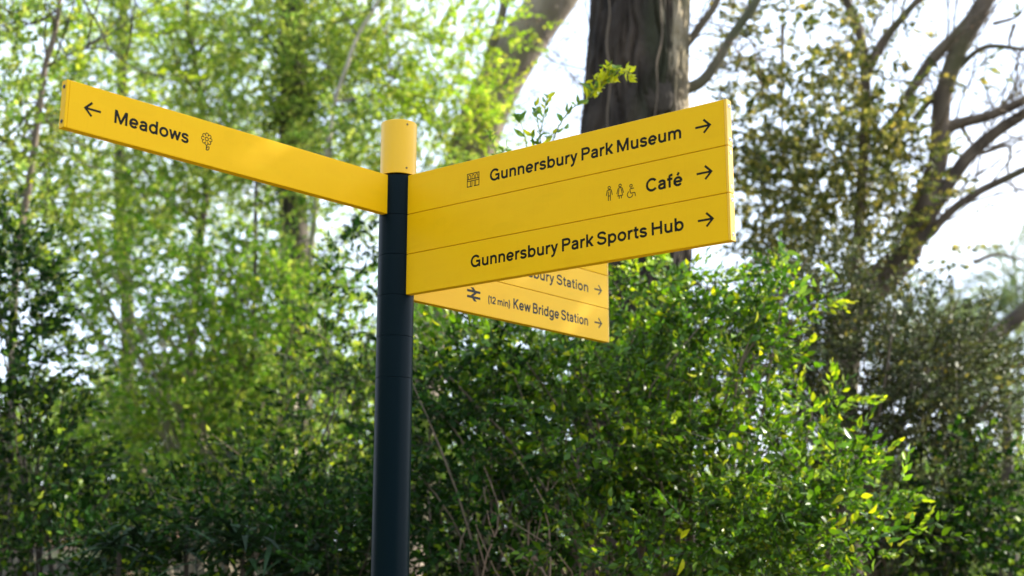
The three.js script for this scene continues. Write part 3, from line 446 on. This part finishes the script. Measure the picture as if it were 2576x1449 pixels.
// ------------------------------------------------------------------ the fingerpost
{
  const ROW = 0.15, R = 0.0667, TH = 0.0297, GAP = 0.002;
  const t = thing('fingerpost', V(0, 0, 0), 'yellow fingerpost on a dark navy post with three directions of sign arms', 'signpost');
  const add = (name, geo, mat, parent = t, label) => { const m = new THREE.Mesh(geo, mat); m.name = numbered(name); m.castShadow = m.receiveShadow = true; if (label) m.userData.label = label; parent.add(m); return m; };
  const peel = noiseTexture(256, (u, v) => { const w = 0.5 + 0.5 * (tileNoise(u, v, 60, 1.4) * 0.7 + tileNoise(u, v, 110, 2.4) * 0.3); return [w, w, w]; });
  const fine = (rx, ry) => { const c = peel.clone(); c.repeat.set(rx, ry); c.needsUpdate = true; return c; };
  const YELLOW = [0.82, 0.462, 0.001];
  const paint = { roughness: 0.46, clearcoat: 0, clearcoatRoughness: 0.2 };
  const navy = std([0.002, 0.008, 0.0115], 0.34, { specularIntensity: 0.12, clearcoat: 0.02, clearcoatRoughness: 0.25, bumpMap: fine(8, 20), bumpScale: 0.0003 });
  const black = std([0.01, 0.01, 0.012], 0.6), steel = std([0.55, 0.54, 0.52], 0.3, { metalness: 0.9 }), blackSteel = std([0.03, 0.03, 0.035], 0.35, { metalness: 0.6 });
  const plateMat = std(YELLOW, 0.34, { specularIntensity: 0.9, clearcoat: 0.35, clearcoatRoughness: 0.25 });
  const yellow = std(YELLOW, paint.roughness, { specularIntensity: 0.22, clearcoat: paint.clearcoat, clearcoatRoughness: paint.clearcoatRoughness, bumpMap: fine(6, 6), bumpScale: 0.0002 });
  // post below the collars
  const lathe = (pts, seg = 96) => new THREE.LatheGeometry(pts.map(([r, y]) => new THREE.Vector2(r, y)), seg);
  add('post', lathe([[R, 0], [R, SIGN_TOP - 5 * ROW - 0.0015], [R - 0.0012, SIGN_TOP - 5 * ROW], [0.001, SIGN_TOP - 5 * ROW]]), navy);
  for (let k = 0; k < 5; k++) {
    const y1 = SIGN_TOP - k * ROW - 0.0004, y0 = SIGN_TOP - (k + 1) * ROW + 0.0004;
    add('collar', lathe([[0.001, y0], [R - 0.0008, y0], [R, y0 + 0.0008], [R, y1 - 0.0008], [R - 0.0008, y1], [0.001, y1]]), navy);
  }
  const capTop = SIGN_TOP + 0.214, capBot = SIGN_TOP + 0.0065, CR = 0.0672;
  add('neck', lathe([[0.05, SIGN_TOP - 0.0006], [0.05, capBot + 0.01]]), black);
  const cap = add('cap', lathe([[0.001, capBot + 0.004], [CR - 0.004, capBot + 0.004], [CR - 0.004, capBot], [CR - 0.001, capBot], [CR, capBot + 0.001], [CR, capTop - 0.004], [CR - 0.0012, capTop - 0.0012], [CR - 0.004, capTop], [0.001, capTop + 0.001]]), std(YELLOW, 0.45, { specularIntensity: 0.3, clearcoat: 0.5, clearcoatRoughness: 0.22 }), t, 'yellow cylindrical cap');
  for (const y of [capTop - 0.019, capBot + 0.02]) { const a = 0.52, g = new THREE.CylinderGeometry(0.0032, 0.0032, 0.003, 16); g.rotateX(PI / 2); g.rotateY(a - 0.03); g.translate(sin(a) * CR, y, cos(a) * CR); add('screw', g, black, cap); }

  // lettering and symbols, drawn in panel millimetres
  const INK = '#141309';
  function face(L, draw) {
    const W = 2048, k = W / (L * 1000), H = Math.round(148 * k), cv = document.createElement('canvas'); cv.width = W; cv.height = H;
    const c = cv.getContext('2d'), base = new THREE.Color().setRGB(...YELLOW); c.fillStyle = '#' + base.getHexString(); c.fillRect(0, 0, W, H);
    for (let i = 0; i < 260; i++) { const g = rnd() < 0.5; c.fillStyle = g ? `rgba(90,60,10,${rr(0.003, 0.012)})` : `rgba(255,225,120,${rr(0.003, 0.012)})`; const x = rnd() * W, w = rr(2, 26), y = rnd() * H * 0.5; if (rnd() < 0.4) c.fillRect(x, y, w * 0.3, rr(0.2, 1) * H); else { c.beginPath(); c.ellipse(x, rnd() * H, w * rr(1, 6), w * rr(0.6, 2), 0, 0, 6.3); c.fill(); } }      // weathering
    for (let i = 0; i < 70; i++) { c.fillStyle = `rgba(60,40,10,${rr(0.03, 0.14)})`; c.beginPath(); c.arc(rnd() * W, rnd() * H, rr(0.5, 1.6), 0, 6.3); c.fill(); }
    c.scale(k, k); c.fillStyle = c.strokeStyle = INK; c.lineCap = 'butt'; c.lineJoin = 'miter'; draw(c);
    const tx = new THREE.CanvasTexture(cv); tx.colorSpace = THREE.SRGBColorSpace; tx.anisotropy = 16; return tx;
  }
  // lettering: a plain grotesque, each glyph as centre lines (capitals 42.6 high, small letters 30.5): [ink width, left gap, right gap, paths, clip below, clip above]
  const GLYPH = {
    G: [36.5, 2.4, 3.4, 'E 18.6 21.3 15.3 18.4 38 322 | M 20.5 20.4 L 33.3 20.4 L 33.3 0'], C: [34, 2.4, 1.8, 'E 18.6 21.3 15.3 18.4 40 320'],
    P: [29.3, 3.8, 1.6, 'M 3.4 0 L 3.4 42.6 | M 3.4 39.6 L 15.5 39.6 C 22.4 39.6 26 36.2 26 30.4 C 26 24.6 22.4 21.2 15.5 21.2 L 3.4 21.2'],
    M: [38.6, 3.8, 3.8, 'M 3.4 0 L 3.4 42.6 | M 35.2 0 L 35.2 42.6 | M 3.2 44 L 19.3 3.5 L 35.4 44', 0, 42.6], H: [32.8, 3.8, 3.8, 'M 3.4 0 L 3.4 42.6 | M 29.4 0 L 29.4 42.6 | M 3.4 22 L 29.4 22'],
    S: [31.5, 2, 2, 'M 27.6 31.6 C 26 37 21.8 39.7 15.8 39.7 C 9 39.7 4.8 36.2 4.8 31.3 C 4.8 25.4 9.6 23.8 16 22.3 C 22.8 20.7 28.4 18.6 28.4 12 C 28.4 6.4 23.6 2.9 16.4 2.9 C 9.4 2.9 4.4 6.2 3 12.2'],
    K: [31, 3.8, 0.8, 'M 3.4 0 L 3.4 42.6 | M 28.5 44.5 L 3.4 15.4 | M 11.4 22.8 L 29 -2', 0, 42.6], B: [29.5, 3.8, 2, 'M 3.4 0 L 3.4 42.6 | M 3.4 39.6 L 14.5 39.6 C 20.6 39.6 23.8 36.8 23.8 31.6 C 23.8 26 20.4 22.8 14.5 22.8 L 3.4 22.8 | M 14.5 22.8 C 21.8 22.8 26.2 19.4 26.2 13 C 26.2 6.4 22.2 3 15 3 L 3.4 3'],
    n: [24.6, 3.3, 3.1, 'M 3.3 0 L 3.3 30.5 | M 3.3 16.5 C 3.3 23.5 7 27.6 12.6 27.6 C 18.2 27.6 21.3 24 21.3 18 L 21.3 0'], u: [24.6, 3.1, 3.3, 'M 21.3 30.5 L 21.3 0 | M 21.3 14 C 21.3 7 17.6 2.9 12 2.9 C 6.4 2.9 3.3 6.5 3.3 12.5 L 3.3 30.5'],
    m: [40.4, 3.3, 3.1, 'M 3.3 0 L 3.3 30.5 | M 3.3 16.5 C 3.3 23.5 6.6 27.6 11.7 27.6 C 17 27.6 20.2 24 20.2 18 L 20.2 0 | M 20.2 16.5 C 20.2 23.5 23.6 27.6 28.7 27.6 C 34 27.6 37.1 24 37.1 18 L 37.1 0'],
    e: [27, 2, 1.9, 'M 2.6 14.9 L 24.4 14.9 | E 13.5 15.25 10.7 12.4 -2 322'], é: [27, 2, 1.9, 'M 2.6 14.9 L 24.4 14.9 | E 13.5 15.25 10.7 12.4 -2 322 | M 12 34.6 L 17.2 43.6'],
    r: [16, 3.3, 0.6, 'M 3.3 0 L 3.3 30.5 | M 3.3 15 C 3.3 23.4 7 27.5 13 27.5 L 16 27.5'], s: [23.4, 1.6, 1.6, 'M 19.9 22.3 C 18.8 26 15.8 27.8 11.7 27.8 C 6.7 27.8 3.7 25.4 3.7 21.9 C 3.7 17.8 7.2 16.8 11.8 15.7 C 16.7 14.5 20.3 13.2 20.3 8.7 C 20.3 5 16.9 2.7 12 2.7 C 7.2 2.7 3.8 4.7 2.8 8.7'],
    b: [27.4, 3.3, 2, 'M 3.3 0 L 3.3 42.6 | E 13.8 15.25 10.4 12.4 0 360'], p: [27.4, 3.3, 2, 'M 3.3 -10.5 L 3.3 30.5 | E 13.8 15.25 10.4 12.4 0 360'], d: [27.4, 2, 3.3, 'M 24.1 0 L 24.1 42.6 | E 13.6 15.25 10.4 12.4 0 360'],
    g: [27.4, 2, 3.3, 'E 13.6 15.25 10.4 12.4 0 360 | M 24.1 30.5 L 24.1 0.5 C 24.1 -6.2 20.4 -9.2 13.8 -9.2 C 8.4 -9.2 4.9 -7.2 3.6 -3.4'], o: [28, 2, 2, 'E 14 15.25 10.9 12.4 0 360'],
    y: [25.4, 0.6, 0.6, 'M 2.4 33 L 13.4 1.5 | M 23 33 L 11.6 -2.4 C 9.8 -7.6 8 -9.2 4.4 -9.2 L 2 -9.2', -14, 30.5], a: [23.6, 1.9, 3.1, 'M 4 22.2 C 5 25.9 7.9 27.8 12.1 27.8 C 17.5 27.8 20.3 25.2 20.3 20.3 L 20.3 0 | M 20.3 17.2 L 12.4 16.5 C 6.3 15.9 3.3 13.6 3.3 9.4 C 3.3 5.2 6.3 2.8 10.7 2.8 C 16.3 2.8 20.3 6.2 20.3 12'],
    k: [24, 3.3, 0.4, 'M 3.3 0 L 3.3 42.6 | M 22.4 33 L 3.3 11.8 | M 10 18 L 22.4 -2', 0, 42.6, 30.5], f: [17.4, 0.8, 0.4, 'M 8 0 L 8 33 C 8 38 10.2 40.2 15 40.2 L 17.4 40.1 | M 0.6 27.6 L 16.8 27.6'], t: [17.2, 0.8, 1.2, 'M 8 38.5 L 8 8.6 C 8 4.6 9.8 2.9 13.4 2.9 L 17 2.9 | M 0.6 27.6 L 16.8 27.6'],
    w: [37, 0.6, 0.6, 'M 2.2 33 L 10.2 2.4 L 18.5 28 L 26.8 2.4 L 34.8 33', 0, 30.5], i: [6.8, 3.2, 3.2, 'M 3.4 0 L 3.4 30.5 | D 3.4 38.6 4.3'],
    '(': [10.6, 2.6, 1, 'M 9.6 46 C 1.8 34 1.8 4 9.6 -8'], ')': [10.6, 1, 2.6, 'M 1 46 C 8.8 34 8.8 4 1 -8'], 1: [13, 2.6, 3.4, 'M 9.7 0 L 9.7 42.6 | M 10 40.6 L 0.6 33.4'], 2: [26, 2.4, 2.4, 'M 3.2 30.4 C 4.2 36.8 8.4 39.7 13.6 39.7 C 19.8 39.7 23.2 36.2 23.2 30.8 C 23.2 26.2 20.6 22.6 16.2 18.4 L 2.6 5 L 2.6 3 L 25 3'], ' ': [9.6, 0, 0, ''],
  };
  const text = (c, str, x0, x1, y, cap = 42.6, weight = 8.1) => {
    const chars = [...str], k = cap / 42.6, nat = chars.reduce((a, ch, i) => a + GLYPH[ch][0] + (i ? GLYPH[ch][1] : 0) + (i < chars.length - 1 ? GLYPH[ch][2] : 0), 0), f = (x1 - x0) / nat;
    let x = x0; c.lineJoin = 'miter';
    chars.forEach((ch, i) => {
      const [w, l, r, paths, lo, hi] = GLYPH[ch]; if (i) x += l * f;
      c.save(); if (hi !== undefined) { c.beginPath(); c.rect(x - 5, y - hi * k, (w + 10) * f, (hi - lo) * k); c.clip(); }
      const X = (v) => x + v * f, Y = (v) => y - v * k;
      for (const one of paths.split('|')) {
        const t = one.trim().split(/\s+/); if (!t[0]) continue; c.beginPath(); c.lineWidth = weight * k; let j = 0; const nx = () => +t[++j];
        for (; j < t.length; j++) {
          if (t[j] === 'M') c.moveTo(X(nx()), Y(nx())); else if (t[j] === 'L') c.lineTo(X(nx()), Y(nx())); else if (t[j] === 'C') c.bezierCurveTo(X(nx()), Y(nx()), X(nx()), Y(nx()), X(nx()), Y(nx()));
          else if (t[j] === 'E') { const a = nx(), b = nx(), p = nx(), q = nx(), s0 = nx() * PI / 180, s1 = nx() * PI / 180; c.ellipse(X(a), Y(b), p * f, q * k, 0, -s0, -s1, true); }
          else if (t[j] === 'D') { c.arc(X(nx()), Y(nx()), nx() * k, 0, 6.2832); c.fill(); c.beginPath(); }
        }
        c.stroke();
      }
      c.restore(); x += (w + (i < chars.length - 1 ? r : 0)) * f;
    });
  };
  const arrow = (c, tip, y, dir) => { c.lineWidth = 7; c.lineJoin = 'miter'; c.beginPath(); c.moveTo(tip - dir * 56.5, y); c.lineTo(tip - dir * 5, y); c.moveTo(tip - dir * 27, y - 21.5); c.lineTo(tip - dir * 4.6, y); c.lineTo(tip - dir * 27, y + 21.5); c.stroke(); };
  const line = (c, w, ...p) => { c.lineWidth = w; c.beginPath(); p.forEach(([x, y], i) => (i ? c.lineTo(x, y) : c.moveTo(x, y))); c.stroke(); };
  const museum = (c, x, y) => {          // a building front: frame, three arches, a band, two bays and an open doorway
    const w = 56.5, h = 50.5; line(c, 3.2, [x + 21.8, y + h - 1.6], [x + 1.6, y + h - 1.6], [x + 1.6, y + 1.6], [x + w - 1.6, y + 1.6], [x + w - 1.6, y + h - 1.6], [x + 34.6, y + h - 1.6]);
    for (const k of [0, 1, 2]) { const cx = x + 12 + k * 16.2; c.lineWidth = 2.8; c.beginPath(); c.moveTo(cx - 5, y + 21); c.lineTo(cx - 5, y + 11.5); c.arc(cx, y + 11.5, 5, PI, 0); c.lineTo(cx + 5, y + 21); c.stroke(); }
    line(c, 3, [x, y + 22], [x + w, y + 22]); line(c, 3, [x, y + 28.4], [x + w, y + 28.4]);
    for (const dx of [16.6, 23.2, 33.2, 39.8]) line(c, 2.8, [x + dx, y + 28], [x + dx, y + h]);
  };
  const ring = (c, x, y, r, w) => { c.lineWidth = w; c.beginPath(); c.arc(x, y, r, 0, 6.2832); c.stroke(); };
  const man = (c, x, y) => { ring(c, x, y + 5.2, 4.6, 2.8); c.lineJoin = 'round'; line(c, 2.8, [x - 11.5, y + 31], [x - 8.5, y + 15.5], [x - 6, y + 13], [x + 6, y + 13], [x + 8.5, y + 15.5], [x + 11.5, y + 31]); line(c, 2.8, [x - 4, y + 17.5], [x - 4, y + 49]); line(c, 2.8, [x + 4, y + 17.5], [x + 4, y + 49]); line(c, 2.8, [x - 4, y + 33], [x + 4, y + 33]); };
  const woman = (c, x, y) => { ring(c, x, y + 5.2, 4.6, 2.8); c.lineJoin = 'round'; line(c, 2.8, [x - 13, y + 31.5], [x - 8, y + 15.5], [x - 5.5, y + 13], [x + 5.5, y + 13], [x + 8, y + 15.5], [x + 13, y + 31.5]); c.lineJoin = 'miter'; line(c, 2.8, [x - 4, y + 17], [x - 9, y + 39], [x + 9, y + 39], [x + 4, y + 17]); line(c, 2.8, [x - 4, y + 39], [x - 4, y + 49]); line(c, 2.8, [x + 4, y + 39], [x + 4, y + 49]); };
  const chair = (c, x, y) => { ring(c, x, y + 5.2, 4.6, 2.8); c.lineJoin = 'round'; line(c, 2.8, [x + 10.5, y + 14.5], [x - 3, y + 14.5], [x - 4.5, y + 17], [x - 2.5, y + 28.5], [x, y + 30], [x + 12.5, y + 29.5], [x + 14.5, y + 31], [x + 16, y + 42]); c.lineWidth = 2.8; c.beginPath(); c.arc(x - 4.2, y + 33, 10.4, -PI * 0.62, -PI * 1.95, true); c.stroke(); };
  const flower = (c, x, y) => {
    c.lineWidth = 2.6; c.lineJoin = 'round'; c.beginPath();
    for (let k = 0; k < 8; k++) { const a = k * PI / 4 + PI / 2, p = (r, d) => [x + r * cos(a + d), y + r * sin(a + d)]; if (!k) c.moveTo(...p(11.5, -PI / 8)); c.bezierCurveTo(...p(17, -0.36), ...p(21.5, -0.24), ...p(20, 0)); c.bezierCurveTo(...p(21.5, 0.24), ...p(17, 0.36), ...p(11.5, PI / 8)); }
    c.closePath(); c.stroke(); ring(c, x, y, 6, 3);
    line(c, 3, [x, y + 19], [x, y + 37]); c.beginPath(); c.moveTo(x, y + 36.5); c.quadraticCurveTo(x, y + 24, x + 10.5, y + 24.5); c.quadraticCurveTo(x + 11.5, y + 37, x, y + 36.5); c.stroke();
  };
  const rail = (c, x, y) => {            // two parallel tracks crossed by a zig-zag
    c.save(); c.translate(x, y); const w = 77; c.beginPath(); c.rect(0, -16.5, w, 9.5); c.rect(0, 7, w, 9.5); c.fill();
    const bar = (x0, y0, x1, y1) => { c.beginPath(); c.moveTo(x0, y0); c.lineTo(x0 + 17, y0); c.lineTo(x1 + 17, y1); c.lineTo(x1, y1); c.closePath(); c.fill(); };
    bar(20, -27, 41, -7.5); bar(41, -7.5, 19, 7.5); bar(19, 7.5, 40, 27); c.restore();
  };
  // one sign arm row: a hollow blade with a screwed-on end plate
  function panel(dir, nrm, L, row, draw, screwMat, label, mirror, spec = 0.22) {
    const s0 = 0.045, len = L - 0.0095 - s0, map = draw ? face(len, draw(s0 * 1000, L * 1000, len * 1000)) : null;
    const print = map ? std([1, 1, 1], paint.roughness, { specularIntensity: spec, clearcoat: paint.clearcoat, clearcoatRoughness: paint.clearcoatRoughness, map, bumpMap: fine(24, 3), bumpScale: 0.0002 }) : yellow;
    const g = new RoundedBoxGeometry(len, ROW - GAP, TH, 3, 0.0018), m = add('sign_panel', g, [yellow, yellow, yellow, yellow, print, yellow], t, label);
    const right = mirror ? dir.clone().negate() : dir.clone();
    m.matrix.makeBasis(right, V(0, 1, 0), nrm); m.quaternion.setFromRotationMatrix(m.matrix);
    m.position.copy(dir).multiplyScalar(s0 + len / 2); m.position.y = SIGN_TOP - row * ROW - ROW / 2;
    const sx = mirror ? -1 : 1, plate = new RoundedBoxGeometry(0.0092, ROW - GAP, TH, 3, 0.0016); plate.translate(sx * (len / 2 + 0.005), 0, 0); add('end_plate', plate, mirror ? yellow : plateMat, m);
    for (const y of [0.054, -0.054]) {
      const s = new THREE.CylinderGeometry(0.0058, 0.0066, 0.0022, 24); s.rotateZ(-sx * PI / 2); s.translate(sx * (len / 2 + 0.0103), y, 0);
      const sock = new THREE.CylinderGeometry(0.0026, 0.0026, 0.0012, 6); sock.rotateZ(-sx * PI / 2); sock.translate(sx * (len / 2 + 0.0112), y, 0);
      add('screw', s, screwMat, m); add('screw', sock, black, m);
    }
  }
  const az = [0.80124, 0.70247, 0.82576], dM = V(-cos(az[0]), 0, sin(az[0])), nM = V(sin(az[0]), 0, cos(az[0])), dR = V(cos(az[1]), 0, sin(az[1])), nR = V(-sin(az[1]), 0, cos(az[1])), dT = V(cos(az[2]), 0, -sin(az[2])), nT = V(sin(az[2]), 0, cos(az[2]));
  const LM = 1.3516, LR = 1.3838, LT = 1.3005;
  // x across a face from its left edge: u(s) for a distance s from the post's axis
  panel(dM, nM, LM, 0, (s0, L, len) => (c) => { const u = (s) => len - (s - s0); arrow(c, u(1293), 72.5, -1); text(c, 'Meadows', u(1190), u(925), 93.6); flower(c, u(857), 61.5); }, blackSteel, 'left arm with an arrow, the word meadows and a flower', true);
  const R1 = (f) => (s0, L, len) => (c) => f(c, (s) => s - s0);
  panel(dR, nR, LR, 0, R1((c, u) => { museum(c, u(347.5), 48); text(c, 'Gunnersbury Park Museum', u(452), u(1222), 94.2); arrow(c, u(1329.5), 72.2, 1); }), steel, 'top row of the right arm, naming the museum beside a building symbol');
  panel(dR, nR, LR, 1, R1((c, u) => { man(c, u(949.5), 51.5); woman(c, u(991.5), 51.5); chair(c, u(1033), 60); text(c, 'Café', u(1089), u(1222), 97.2); arrow(c, u(1329.5), 71.8, 1); }), steel, 'middle row of the right arm, naming the café after toilet symbols');
  panel(dR, nR, LR, 2, R1((c, u) => { text(c, 'Gunnersbury Park Sports Hub', u(368), u(1222), 91.5); arrow(c, u(1329), 71.5, 1); }), steel, 'bottom row of the right arm, naming the sports hub');
  panel(dT, nT, LT, 0, null, steel, 'top row of the far arm');
  panel(dT, nT, LT, 1, R1((c, u) => { text(c, 'Gunnersbury Station', u(505), u(1151), 96); arrow(c, u(1252), 73.5, 1); }), steel, 'middle row of the far arm, naming a station', false, 0.5);
  panel(dT, nT, LT, 2, R1((c, u) => { rail(c, u(370.5), 74); text(c, '(12 min)', u(494), u(627), 94, 28.5, 8.6); text(c, 'Kew Bridge Station', u(648), u(1147), 94.2); arrow(c, u(1250), 71.5, 1); }), steel, 'bottom row of the far arm, naming a station twelve minutes away', false, 0.5);
}

const renderer = new THREE.WebGLRenderer({ antialias: true });
renderer.toneMapping = THREE.LinearToneMapping;
renderer.toneMappingExposure = EXPOSURE;
renderer.shadowMap.enabled = true;
renderer.setSize(1024, 576);
renderer.render(scene, camera);
